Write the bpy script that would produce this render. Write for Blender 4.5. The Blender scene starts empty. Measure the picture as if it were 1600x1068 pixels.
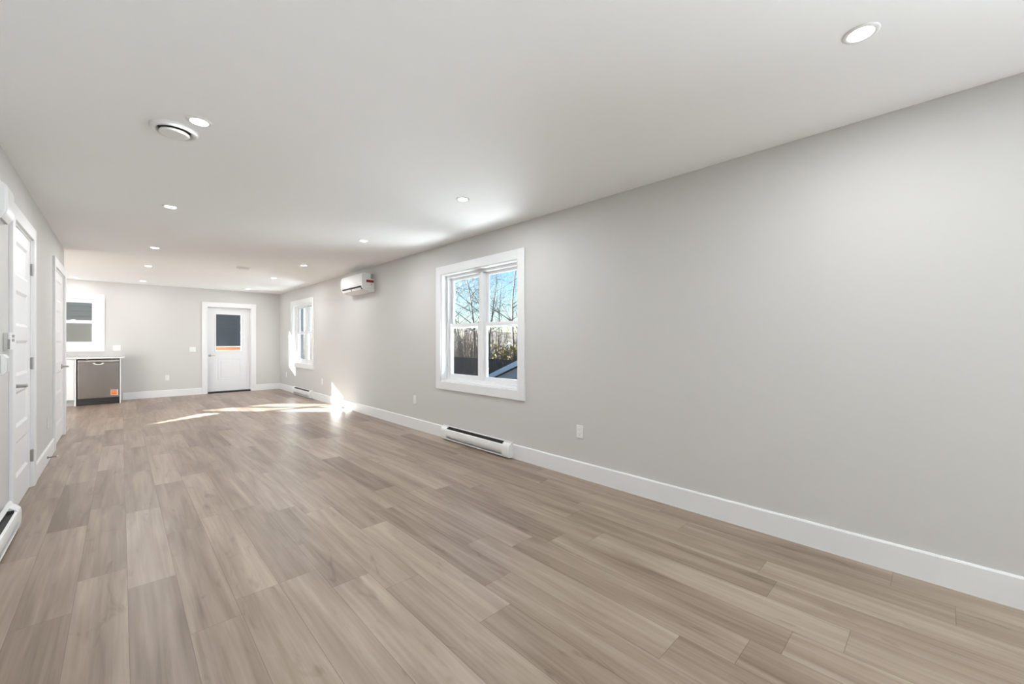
import bpy, bmesh, math, random
from mathutils import Vector, Matrix

C = bpy.context.scene.collection
R = math.radians

# ------------------------------------------------------------------ camera, sky, sun, exposure
CAM_Z = 1.217
cam_d = bpy.data.cameras.new('camera')
cam = bpy.data.objects.new('camera', cam_d)
C.objects.link(cam)
cam.location = (0, 0, CAM_Z)
cam.rotation_euler = (R(90), 0, -R(43.672))
cam_d.sensor_width = 36.0
cam_d.lens = 640.0 / 1600.0 * 36.0
cam_d.shift_y = -0.7 / 1600.0
cam_d.clip_start = 0.02
cam_d.clip_end = 400
bpy.context.scene.camera = cam

sc = bpy.context.scene
sc.view_settings.view_transform = 'Standard'
sc.view_settings.look = 'None'
sc.view_settings.gamma = 1.0
sc.view_settings.use_curve_mapping = False
sc.view_settings.exposure = 0.13

world = bpy.data.worlds.new('sky')
sc.world = world
world.use_nodes = True
wn = world.node_tree.nodes
wl = world.node_tree.links
wn.clear()
w_out = wn.new('ShaderNodeOutputWorld')
w_bg = wn.new('ShaderNodeBackground')
w_sky = wn.new('ShaderNodeTexSky')
w_sky.sky_type = 'NISHITA'
w_sky.sun_disc = False
w_sky.sun_elevation = R(17.3)
w_sky.sun_rotation = R(-42.5)
w_sky.air_density = 1.0
w_sky.dust_density = 0.0
w_sky.ozone_density = 3.2
w_bg.inputs['Strength'].default_value = 0.29
wl.new(w_sky.outputs[0], w_bg.inputs['Color'])
wl.new(w_bg.outputs[0], w_out.inputs['Surface'])

SUN_DIR = Vector((1.0, -1.09, -0.46)).normalized()
sun_d = bpy.data.lights.new('sun', 'SUN')
sun_d.energy = 62.0
sun_d.angle = R(0.5)
sun_d.color = (0.98, 0.985, 1.0)
sun = bpy.data.objects.new('sun', sun_d)
C.objects.link(sun)
sun.rotation_euler = SUN_DIR.to_track_quat('-Z', 'Y').to_euler()
sun.location = (-20, 30, 14)

LAMP_W = 9.8          # each recessed lamp
W_FRONT, W_PATIO, W_G1, W_G2, W_GK, W_GF = 88.0, 8.0, 95.0, 60.0, 15.0, 330.0

def fill_lamp(name, loc, direction, sx, sy, watts, col=(0.90, 0.96, 1.0)):
    """added area lamp standing in for outdoor light, in an opening or low outside it"""
    d = bpy.data.lights.new(name, 'AREA')
    d.shape = 'RECTANGLE'
    d.size, d.size_y = sx, sy
    d.energy = watts
    d.color = col
    o = bpy.data.objects.new(name, d)
    C.objects.link(o)
    o.location = loc
    o.rotation_euler = Vector(direction).to_track_quat('-Z', 'Z').to_euler()
    return o
fill_lamp('side_window_fill', (3.04, -2.45, 1.30), (-0.8, 0.40, 0.55), 1.7, 1.4, W_FRONT)  # added lamp in the opening, tilted up to brighten the ceiling
fill_lamp('patio_opening_fill', (-4.16, 9.80, 1.15), (1, 0, 0.2), 2.6, 2.0, W_PATIO)  # added lamp at an unseen opening, fills the kitchen end
# area lamps added low outside the windows, aimed up to fill the ceiling
fill_lamp('ceiling_fill_nearer_window', (3.36, 3.71, 0.42), (-0.75, 0, 0.7), 1.4, 0.5, W_G1)
fill_lamp('ceiling_fill_farther_window', (3.36, 9.99, 0.42), (-0.75, 0, 0.7), 1.4, 0.5, W_G2)
fill_lamp('ceiling_fill_kitchen_window', (-1.04, 12.12, 0.92), (0, -0.75, 0.7), 1.4, 0.4, W_GK)
fill_lamp('ceiling_fill_side_window', (3.40, -2.45, 0.30), (-0.7, 0.22, 0.70), 1.8, 0.6, W_GF)

# ------------------------------------------------------------------ room measures (metres)
XR = 2.968      # right wall
XL = -0.545     # left wall
YB = 11.80      # back wall
YF = -3.50      # front wall, behind the viewer
YE = 8.02       # where the left wall ends and the kitchen opens
XK = -4.20      # kitchen's far left wall
ZC = 2.44
WT = 0.16       # outer wall thickness

# ------------------------------------------------------------------ materials
MATS = {}
def mat(name, col=(0.8, 0.8, 0.8), rough=0.5, metal=0.0, spec=0.5, bump=0.0, bscale=60.0, var=0.0, vscale=4.0, stretch=None):
    m = bpy.data.materials.new(name)
    m.use_nodes = True
    nt = m.node_tree
    b = nt.nodes['Principled BSDF']
    b.inputs['Base Color'].default_value = (*col, 1)
    b.inputs['Roughness'].default_value = rough
    b.inputs['Metallic'].default_value = metal
    b.inputs['Specular IOR Level'].default_value = spec
    tc = nt.nodes.new('ShaderNodeTexCoord')
    src = tc.outputs['Object']
    if stretch:
        mp = nt.nodes.new('ShaderNodeMapping')
        mp.inputs['Scale'].default_value = stretch
        nt.links.new(src, mp.inputs['Vector'])
        src = mp.outputs['Vector']
    if var > 0:
        n = nt.nodes.new('ShaderNodeTexNoise')
        n.inputs['Scale'].default_value = vscale
        n.inputs['Detail'].default_value = 4
        nt.links.new(src, n.inputs['Vector'])
        r = nt.nodes.new('ShaderNodeValToRGB')
        r.color_ramp.elements[0].position = 0.3
        r.color_ramp.elements[1].position = 0.7
        r.color_ramp.elements[0].color = (*[max(0, c * (1 - var)) for c in col], 1)
        r.color_ramp.elements[1].color = (*[min(1, c * (1 + var)) for c in col], 1)
        nt.links.new(n.outputs['Fac'], r.inputs['Fac'])
        nt.links.new(r.outputs['Color'], b.inputs['Base Color'])
    if bump > 0:
        n2 = nt.nodes.new('ShaderNodeTexNoise')
        n2.inputs['Scale'].default_value = bscale
        n2.inputs['Detail'].default_value = 3
        nt.links.new(src, n2.inputs['Vector'])
        bp = nt.nodes.new('ShaderNodeBump')
        bp.inputs['Strength'].default_value = bump
        bp.inputs['Distance'].default_value = 0.002
        nt.links.new(n2.outputs['Fac'], bp.inputs['Height'])
        nt.links.new(bp.outputs['Normal'], b.inputs['Normal'])
    MATS[name] = m
    return m

M_wall = mat('greige_wall_paint', (0.63, 0.618, 0.60), 0.62, bump=0.08, bscale=220)
M_ceil = mat('ceiling_paint', (0.95, 0.95, 0.95), 0.8, bump=0.05, bscale=200)
M_trim = mat('white_trim_paint', (0.84, 0.84, 0.84), 0.35, bump=0.02, bscale=90)
M_door = mat('white_door_paint', (0.83, 0.83, 0.83), 0.38, bump=0.02, bscale=120)
M_vinyl = mat('white_window_vinyl', (0.86, 0.86, 0.87), 0.3, bump=0.01, bscale=60)
M_plast = mat('white_plastic', (0.84, 0.84, 0.83), 0.3, bump=0.01, bscale=80)
M_plast2 = mat('light_grey_plastic', (0.58, 0.58, 0.57), 0.4, bump=0.01, bscale=80)
M_grey = mat('mid_grey_plastic', (0.33, 0.33, 0.33), 0.45, bump=0.01, bscale=80)
M_black = mat('black_plastic', (0.012, 0.012, 0.013), 0.45, bump=0.01, bscale=80)
M_chrome = mat('satin_nickel', (0.50, 0.49, 0.47), 0.28, metal=1.0, bump=0.01, bscale=150)
M_hinge = mat('hinge_nickel', (0.36, 0.35, 0.33), 0.4, metal=0.9, bump=0.01, bscale=150)
M_steel = mat('brushed_stainless_steel', (0.33, 0.305, 0.285), 0.24, metal=1.0, bump=0.06, bscale=60, stretch=(1, 1, 40))
M_steel2 = mat('light_stainless_steel', (0.52, 0.50, 0.47), 0.3, metal=1.0, bump=0.05, bscale=60, stretch=(1, 1, 40))
M_bright = mat('bright_polished_steel', (0.85, 0.84, 0.82), 0.3, metal=0.6, bump=0.01)
M_enamel = mat('white_heater_enamel', (0.84, 0.84, 0.83), 0.3, bump=0.01, bscale=60)
M_fin = mat('heater_fin_grey', (0.06, 0.06, 0.058), 0.5, bump=0.3, bscale=90, stretch=(1, 30, 1))
M_orange = mat('orange_sticker', (0.72, 0.23, 0.06), 0.5, var=0.05)
M_paper = mat('sticker_paper', (0.78, 0.72, 0.66), 0.6, var=0.05)
M_rust = mat('sticker_dark_orange', (0.42, 0.10, 0.02), 0.5, var=0.05)
M_red = mat('red_label', (0.36, 0.015, 0.02), 0.4, var=0.1, vscale=40)
M_olive = mat('grey_green_label', (0.36, 0.38, 0.32), 0.5, var=0.15, vscale=50)
M_counter = mat('white_quartz', (0.82, 0.82, 0.82), 0.2, var=0.02, vscale=20)
M_cab = mat('white_cabinet_lacquer', (0.80, 0.80, 0.79), 0.35, bump=0.01)
M_toe = mat('grey_toe_kick', (0.42, 0.42, 0.41), 0.5, var=0.05)
# outdoors
M_ground = mat('dry_autumn_lawn', (0.10, 0.085, 0.05), 0.9, var=0.4, vscale=1.5, bump=0.5, bscale=12)
M_gsiding = mat('grey_garage_siding', (0.50, 0.51, 0.51), 0.6, var=0.04, vscale=3)
M_gtrim = mat('pale_garage_fascia', (0.80, 0.86, 0.90), 0.5, var=0.03)
M_roof = mat('dark_asphalt_shingles', (0.05, 0.052, 0.058), 0.85, var=0.3, vscale=18, bump=0.4, bscale=30)
M_fence = mat('black_stained_fence_boards', (0.009, 0.012, 0.017), 0.7, var=0.3, vscale=6, stretch=(1, 6, 0.5))
M_nsid = mat('charcoal_vinyl_siding', (0.085, 0.085, 0.085), 0.6, var=0.06, vscale=2)
M_nolive = mat('taupe_grey_siding', (0.23, 0.215, 0.185), 0.6, var=0.06, vscale=2)
M_bsid = mat('blue_grey_siding', (0.36, 0.42, 0.46), 0.6, var=0.05, vscale=2)
M_cedar = mat('orange_cedar_boards', (0.50, 0.19, 0.06), 0.6, var=0.25, vscale=8, stretch=(1, 8, 8))
M_railcap = mat('pale_rail_cap', (0.55, 0.50, 0.44), 0.6, var=0.1, vscale=8)  # cap paler than the cedar boards below it
M_birch = mat('pale_birch_bark', (0.17, 0.15, 0.125), 0.8, var=0.35, vscale=9, stretch=(1, 1, 4))
M_bark = mat('grey_brown_bark', (0.085, 0.07, 0.06), 0.85, var=0.3, vscale=9)
M_brush = mat('tangled_brown_brush', (0.15, 0.118, 0.086), 0.9, var=0.4, vscale=0.8)
M_hill = mat('brown_wooded_hill', (0.115, 0.095, 0.07), 0.95, var=0.5, vscale=0.7, bump=0.8, bscale=2)
M_yellow = mat('yellow_autumn_leaves', (0.25, 0.175, 0.045), 0.8, var=0.35, vscale=5)
M_farrake = mat('far_white_fascia', (0.05, 0.05, 0.05), 0.6, var=0.05)
M_ext = mat('house_exterior_siding', (0.30, 0.31, 0.32), 0.6, var=0.05)

def glass_mat():
    m = bpy.data.materials.new('window_glass')
    m.use_nodes = True
    nt = m.node_tree
    nt.nodes.clear()
    o = nt.nodes.new('ShaderNodeOutputMaterial')
    mx = nt.nodes.new('ShaderNodeMixShader')
    t = nt.nodes.new('ShaderNodeBsdfTransparent')
    t.inputs['Color'].default_value = (0.95, 0.97, 0.965, 1)
    g = nt.nodes.new('ShaderNodeBsdfGlossy')
    g.inputs['Roughness'].default_value = 0.01
    f = nt.nodes.new('ShaderNodeFresnel')
    # the same weak reflection on either face of a pane
    ge = nt.nodes.new('ShaderNodeNewGeometry')
    mr = nt.nodes.new('ShaderNodeMapRange')
    mr.inputs['To Min'].default_value = 1.35
    mr.inputs['To Max'].default_value = 1.0 / 1.35
    nt.links.new(ge.outputs['Backfacing'], mr.inputs['Value'])
    nt.links.new(mr.outputs['Result'], f.inputs['IOR'])
    nt.links.new(f.outputs[0], mx.inputs[0])
    nt.links.new(t.outputs[0], mx.inputs[1])
    nt.links.new(g.outputs[0], mx.inputs[2])
    nt.links.new(mx.outputs[0], o.inputs['Surface'])
    return m
M_glass = glass_mat()

def screen_mat():
    m = bpy.data.materials.new('insect_screen_mesh')
    m.use_nodes = True
    nt = m.node_tree
    nt.nodes.clear()
    o = nt.nodes.new('ShaderNodeOutputMaterial')
    mx = nt.nodes.new('ShaderNodeMixShader')
    mx.inputs[0].default_value = 0.15
    t = nt.nodes.new('ShaderNodeBsdfTransparent')
    d = nt.nodes.new('ShaderNodeBsdfDiffuse')
    d.inputs['Color'].default_value = (0.08, 0.075, 0.06, 1)
    tr = nt.nodes.new('ShaderNodeBsdfTranslucent')
    tr.inputs['Color'].default_value = (0.035, 0.03, 0.024, 1)
    ad = nt.nodes.new('ShaderNodeAddShader')
    nt.links.new(d.outputs[0], ad.inputs[0])
    nt.links.new(tr.outputs[0], ad.inputs[1])
    nt.links.new(t.outputs[0], mx.inputs[1])
    nt.links.new(ad.outputs[0], mx.inputs[2])
    nt.links.new(mx.outputs[0], o.inputs['Surface'])
    return m
M_screen = screen_mat()

def emit_mat(name, col, s):
    m = bpy.data.materials.new(name)
    m.use_nodes = True
    b = m.node_tree.nodes['Principled BSDF']
    b.inputs['Base Color'].default_value = (0.9, 0.9, 0.9, 1)
    b.inputs['Emission Color'].default_value = (*col, 1)
    b.inputs['Emission Strength'].default_value = s
    return m
M_lens = emit_mat('lit_lamp_lens', (1.0, 0.99, 0.96), 20.0)

def floor_mat():
    m = bpy.data.materials.new('greige_oak_vinyl_planks')
    m.use_nodes = True
    nt = m.node_tree
    N, L = nt.nodes, nt.links
    b = N['Principled BSDF']
    def math_(op, a, c=None, clamp=False):
        n = N.new('ShaderNodeMath')
        n.operation = op
        n.use_clamp = clamp
        for i, v in enumerate((a, c)):
            if v is None:
                continue
            if isinstance(v, (int, float)):
                n.inputs[i].default_value = v
            else:
                L.new(v, n.inputs[i])
        return n.outputs[0]
    g = N.new('ShaderNodeNewGeometry')
    sp = N.new('ShaderNodeSeparateXYZ')
    L.new(g.outputs['Position'], sp.inputs[0])
    W, LEN = 0.1835, 1.22
    u = math_('DIVIDE', math_('SUBTRACT', sp.outputs[0], 0.024), W)
    row = math_('FLOOR', u)
    fu = math_('SUBTRACT', u, row)
    wr = N.new('ShaderNodeTexWhiteNoise')
    wr.noise_dimensions = '1D'
    L.new(math_('ADD', row, 17.3), wr.inputs['W'])
    v = math_('ADD', math_('DIVIDE', sp.outputs[1], LEN), math_('MULTIPLY', wr.outputs['Value'], 7.31))
    colm = math_('FLOOR', v)
    fv = math_('SUBTRACT', v, colm)
    cb = N.new('ShaderNodeCombineXYZ')
    L.new(row, cb.inputs[0])
    L.new(colm, cb.inputs[1])
    wp = N.new('ShaderNodeTexWhiteNoise')
    wp.noise_dimensions = '2D'
    L.new(cb.outputs[0], wp.inputs['Vector'])
    hsh = wp.outputs['Value']
    sc_ = N.new('ShaderNodeSeparateColor')
    L.new(wp.outputs['Color'], sc_.inputs[0])
    # grain space: stretched along y and shifted per plank
    def grain(sx, sy, scale, detail, dist, k):
        c = N.new('ShaderNodeCombineXYZ')
        L.new(math_('MULTIPLY', sp.outputs[0], sx), c.inputs[0])
        L.new(math_('MULTIPLY', sp.outputs[1], sy), c.inputs[1])
        L.new(math_('MULTIPLY', hsh, 37.0 * k), c.inputs[2])
        n = N.new('ShaderNodeTexNoise')
        n.inputs['Scale'].default_value = scale
        n.inputs['Detail'].default_value = detail
        n.inputs['Distortion'].default_value = dist
        L.new(c.outputs[0], n.inputs['Vector'])
        return n.outputs['Fac']
    g1 = grain(7, 0.55, 1.6, 4, 0.9, 1.0)     # broad figure inside a plank
    g2 = grain(60, 1.6, 1.0, 5, 0.3, 1.7)     # fine lines
    g3 = grain(11, 2.6, 1.0, 2, 1.6, 2.3)     # knots and smudges
    r = N.new('ShaderNodeValToRGB')
    e = r.color_ramp.elements
    e[0].position, e[0].color = 0.0, (0.165, 0.115, 0.082, 1)
    e[1].position, e[1].color = 1.0, (0.435, 0.35, 0.278, 1)
    a = e.new(0.5)
    a.color = (0.30, 0.226, 0.171, 1)
    t = math_('ADD', math_('MULTIPLY', math_('SUBTRACT', g1, 0.5), 1.35), 0.52)
    t = math_('ADD', t, math_('MULTIPLY', math_('SUBTRACT', g2, 0.5), 0.75))
    # a plank in five is clearly darker, the others vary a little
    t = math_('ADD', t, math_('MULTIPLY', math_('SUBTRACT', hsh, 0.5), 0.40))
    dk = math_('MULTIPLY', math_('GREATER_THAN', sc_.outputs[1], 0.84), -0.22)
    t = math_('ADD', t, dk)
    kn = math_('MULTIPLY', math_('MULTIPLY', math_('SUBTRACT', g3, 0.63, ), 2.0), -1.0)
    kn = math_('MINIMUM', kn, 0.0)
    t = math_('ADD', t, kn, True)
    L.new(t, r.inputs['Fac'])
    # seams
    su = math_('MULTIPLY', math_('MINIMUM', fu, math_('SUBTRACT', 1.0, fu)), W)
    sv = math_('MULTIPLY', math_('MINIMUM', fv, math_('SUBTRACT', 1.0, fv)), LEN)
    sd = math_('MINIMUM', su, sv)
    seam = math_('SUBTRACT', 1.0, math_('DIVIDE', sd, 0.0019), True)
    mx = N.new('ShaderNodeMix')
    mx.data_type = 'RGBA'
    L.new(math_('MULTIPLY', seam, 0.72), mx.inputs[0])
    L.new(r.outputs['Color'], mx.inputs[6])
    mx.inputs[7].default_value = (0.10, 0.068, 0.05, 1)
    L.new(mx.outputs[2], b.inputs['Base Color'])
    L.new(math_('ADD', math_('MULTIPLY', g2, 0.15), 0.29), b.inputs['Roughness'])
    b.inputs['Specular IOR Level'].default_value = 0.46
    bp = N.new('ShaderNodeBump')
    bp.inputs['Strength'].default_value = 0.25
    bp.inputs['Distance'].default_value = 0.001
    L.new(math_('SUBTRACT', math_('MULTIPLY', g2, 0.25), seam), bp.inputs['Height'])
    L.new(bp.outputs['Normal'], b.inputs['Normal'])
    return m
M_floor = floor_mat()

# ------------------------------------------------------------------ mesh helpers
def new_bm():
    return bmesh.new()

def add_box(bm, p0, p1, bev=0.0):
    lo = [min(a, b) for a, b in zip(p0, p1)]
    hi = [max(a, b) for a, b in zip(p0, p1)]
    vs = [bm.verts.new((x, y, z)) for x in (lo[0], hi[0]) for y in (lo[1], hi[1]) for z in (lo[2], hi[2])]
    fs = []
    for f in ((0, 1, 3, 2), (4, 6, 7, 5), (0, 4, 5, 1), (2, 3, 7, 6), (0, 2, 6, 4), (1, 5, 7, 3)):
        fs.append(bm.faces.new([vs[i] for i in f]))
    if bev > 0:
        es = list({e for f in fs for e in f.edges})
        bmesh.ops.bevel(bm, geom=es, offset=bev, segments=2, affect='EDGES', profile=0.5)

def add_prism(bm, pts, vec):
    """closed polygon of 3D points, swept by vec"""
    vec = Vector(vec)
    a = [bm.verts.new(p) for p in pts]
    b = [bm.verts.new(Vector(p) + vec) for p in pts]
    n = len(pts)
    bm.faces.new(a)
    bm.faces.new(list(reversed(b)))
    for i in range(n):
        bm.faces.new((a[i], b[i], b[(i + 1) % n], a[(i + 1) % n]))

def add_lathe(bm, prof, c, n=40):
    """profile of (r, z) about a vertical axis through c"""
    rings = []
    for r, z in prof:
        if r < 1e-6:
            rings.append([bm.verts.new((c[0], c[1], c[2] + z))])
        else:
            rings.append([bm.verts.new((c[0] + r * math.cos(2 * math.pi * k / n), c[1] + r * math.sin(2 * math.pi * k / n), c[2] + z)) for k in range(n)])
    for A, B in zip(rings, rings[1:]):
        if len(A) == 1 and len(B) == 1:
            continue
        for k in range(n):
            j = (k + 1) % n
            if len(A) == 1:
                bm.faces.new((A[0], B[k], B[j]))
            elif len(B) == 1:
                bm.faces.new((A[k], B[0], A[j]))
            else:
                bm.faces.new((A[k], B[k], B[j], A[j]))

def add_tube(bm, pts, rads, n=12, caps=True):
    pts = [Vector(p) for p in pts]
    if isinstance(rads, (int, float)):
        rads = [rads] * len(pts)
    rings = []
    up = None
    for i, p in enumerate(pts):
        if i == 0:
            d = pts[1] - p
        elif i == len(pts) - 1:
            d = p - pts[i - 1]
        else:
            d = pts[i + 1] - pts[i - 1]
        d.normalize()
        if up is None:
            up = Vector((0, 0, 1)) if abs(d.z) < 0.9 else Vector((1, 0, 0))
        s = d.cross(up).normalized()
        up = s.cross(d).normalized()
        rings.append([bm.verts.new(p + (s * math.cos(2 * math.pi * k / n) + up * math.sin(2 * math.pi * k / n)) * rads[i]) for k in range(n)])
    for A, B in zip(rings, rings[1:]):
        for k in range(n):
            j = (k + 1) % n
            bm.faces.new((A[k], A[j], B[j], B[k]))
    if caps:
        bm.faces.new(list(reversed(rings[0])))
        bm.faces.new(rings[-1])

def obj(name, bm, m, parent=None, smooth=False):
    bmesh.ops.recalc_face_normals(bm, faces=bm.faces)
    me = bpy.data.meshes.new(name)
    bm.to_mesh(me)
    bm.free()
    for k in (m if isinstance(m, (list, tuple)) else [m]):
        me.materials.append(k)
    if smooth:
        for p in me.polygons:
            p.use_smooth = True
    o = bpy.data.objects.new(name, me)
    C.objects.link(o)
    if parent is not None:
        o.parent = parent
        o.matrix_parent_inverse = Matrix.Translation(-Vector(parent.location)) if parent.location.length > 0 and parent.type == 'EMPTY' else Matrix()
    return o

def smooth_by_angle(o, ang=35):
    me = o.data
    for p in me.polygons:
        p.use_smooth = True
    bm = bmesh.new()
    bm.from_mesh(me)
    for e in bm.edges:
        if len(e.link_faces) == 2 and e.calc_face_angle(0) > R(ang):
            e.smooth = False
    bm.to_mesh(me)
    bm.free()
    return o

def tag(o, label, cat, group=None, kind=None):
    o['label'] = label
    o['category'] = cat
    if group:
        o['group'] = group
    if kind:
        o['kind'] = kind
    return o

def thing(name, loc, label, cat, group=None):
    o = bpy.data.objects.new(name, None)
    o.empty_display_size = 0.05
    o.location = loc
    C.objects.link(o)
    return tag(o, label, cat, group)

def struct(name, bm, m, label=None, cat=None):
    o = obj(name, bm, m)
    o['kind'] = 'structure'
    if label:
        o['label'] = label
    if cat:
        o['category'] = cat
    return o

# local frames of the walls: P(along, outward depth, z)
def P_right(a, d, z): return (XR + d, a, z)
def P_left(a, d, z): return (XL - d, a, z)
def P_back(a, d, z): return (a, YB + d, z)
def P_front(a, d, z): return (a, YF - d, z)
def lbox(bm, P, a0, a1, d0, d1, z0, z1, bev=0.0):
    add_box(bm, P(a0, d0, z0), P(a1, d1, z1), bev)

def wall_mesh(P, a0, a1, thick, openings, z0=0.0, z1=ZC):
    """wall with rectangular openings (a0, a1, z0, z1), built as solid blocks"""
    bm = new_bm()
    ops = sorted(openings)
    cur = a0
    for (o0, o1, b, t) in ops:
        if o0 > cur:
            lbox(bm, P, cur, o0, 0, thick, z0, z1)
        if b > z0:
            lbox(bm, P, o0, o1, 0, thick, z0, b)
        if t < z1:
            lbox(bm, P, o0, o1, 0, thick, t, z1)
        cur = o1
    if cur < a1:
        lbox(bm, P, cur, a1, 0, thick, z0, z1)
    return bm

# ------------------------------------------------------------------ room shell
WIN1 = (3.01, 4.415, 0.715, 2.07)
WIN2 = (9.29, 10.695, 0.715, 2.07)
WINK = (-1.745, -0.34, 1.12, 2.075)
DOORB = (1.45, 2.335, 0.0, 2.04)
D1 = (4.42, 5.27, 0.0, 2.065)
D2 = (6.87, 7.92, 0.0, 2.065)
WINF = (-3.36, -1.56, 0.50, 2.10)
PATIO = (8.45, 11.15, 0.05, 2.12)  # opening added out of sight in the kitchen wall for its fill lamp

bm = new_bm()
add_box(bm, (XK - 0.2, YF - 0.2, -0.2), (XR + WT, YB + WT, 0.0))
struct('floor', bm, M_floor, 'greige oak plank floor', 'floor')

bm = new_bm()
add_box(bm, (XK - 0.2, YF - 0.2, ZC), (XR + WT, YB + WT, ZC + 0.2))
struct('ceiling', bm, M_ceil, 'smooth white ceiling', 'ceiling')

struct('wall_right', wall_mesh(P_right, YF - WT, YB + WT, WT, [WINF, WIN1, WIN2]), M_wall, 'long greige wall with two windows', 'wall')
struct('wall_left', wall_mesh(P_left, YF, YE, 0.12, [D1, D2]), M_wall, 'greige wall with two white panel doors', 'wall')
struct('wall_front', wall_mesh(P_front, XL - 0.12, XR, WT, []), M_wall, 'greige front wall behind the viewer', 'wall')
# back wall; its left stretch, out of sight in the kitchen, has a raked slot added to throw the floor streak
bm = wall_mesh(P_back, -1.80, XR, WT, [WINK, DOORB])
lz = lambda x: 1.32 + (-1.72 - x) * 0.195
for (a, b_) in ((XK, -3.80), (-3.80, -1.80)):
    pass
lbox(bm, P_back, XK, -3.80, 0, WT, 0, ZC)
s0, s1 = -3.80, -1.80
add_prism(bm, [P_back(s0, 0, 0), P_back(s1, 0, 0), P_back(s1, 0, lz(s1) - 0.02), P_back(s0, 0, lz(s0))], (0, WT, 0))
add_prism(bm, [P_back(s0, 0, ZC), P_back(s1, 0, ZC), P_back(s1, 0, lz(s1) + 0.12), P_back(s0, 0, lz(s0) + 0.005)], (0, WT, 0))
struct('wall_back', bm, M_wall, 'greige back wall with kitchen window and exterior door', 'wall')
bm = new_bm()
for (q0, q1, h0, h1) in ((YE - 0.12, PATIO[0], 0, ZC), (PATIO[1], YB + WT, 0, ZC), (PATIO[0], PATIO[1], PATIO[3], ZC), (PATIO[0], PATIO[1], 0, PATIO[2])):
    add_box(bm, (XK - 0.12, q0, h0), (XK, q1, h1))
struct('wall_kitchen', bm, M_wall)
bm = new_bm()
add_box(bm, (XK - 0.12, YE - 0.12, 0), (XL - 0.12, YE, ZC))
struct('wall_partition', bm, M_wall)
# roof and eaves of this house
bm = new_bm()
xm = (XK + XR) / 2
add_prism(bm, [(XK - 0.6, YF - 0.6, 2.66), (XR + 0.55, YF - 0.6, 2.66), (xm, YF - 0.6, 4.2)], (0, YB - YF + 0.85, 0))
struct('house_roof', bm, M_roof, 'asphalt roof of this house', 'roof')

# baseboards
def baseboard(name, P, spans):
    bm = new_bm()
    for a0, a1 in spans:
        pts = [P(a0, 0, 0), P(a0, -0.015, 0), P(a0, -0.015, 0.140), P(a0, -0.010, 0.148), P(a0, 0, 0.148)]
        add_prism(bm, pts, Vector(P(a1, 0, 0)) - Vector(P(a0, 0, 0)))
    return struct(name, bm, M_trim, 'tall white baseboard', 'baseboard')
baseboard('baseboard_right', P_right, [(YF, YB)])
baseboard('baseboard_back', P_back, [(0.03, 1.35), (2.435, XR)])
baseboard('baseboard_left', P_left, [(YF, 4.32), (5.37, 6.77)])
baseboard('baseboard_front', P_front, [(XL, XR)])

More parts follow.
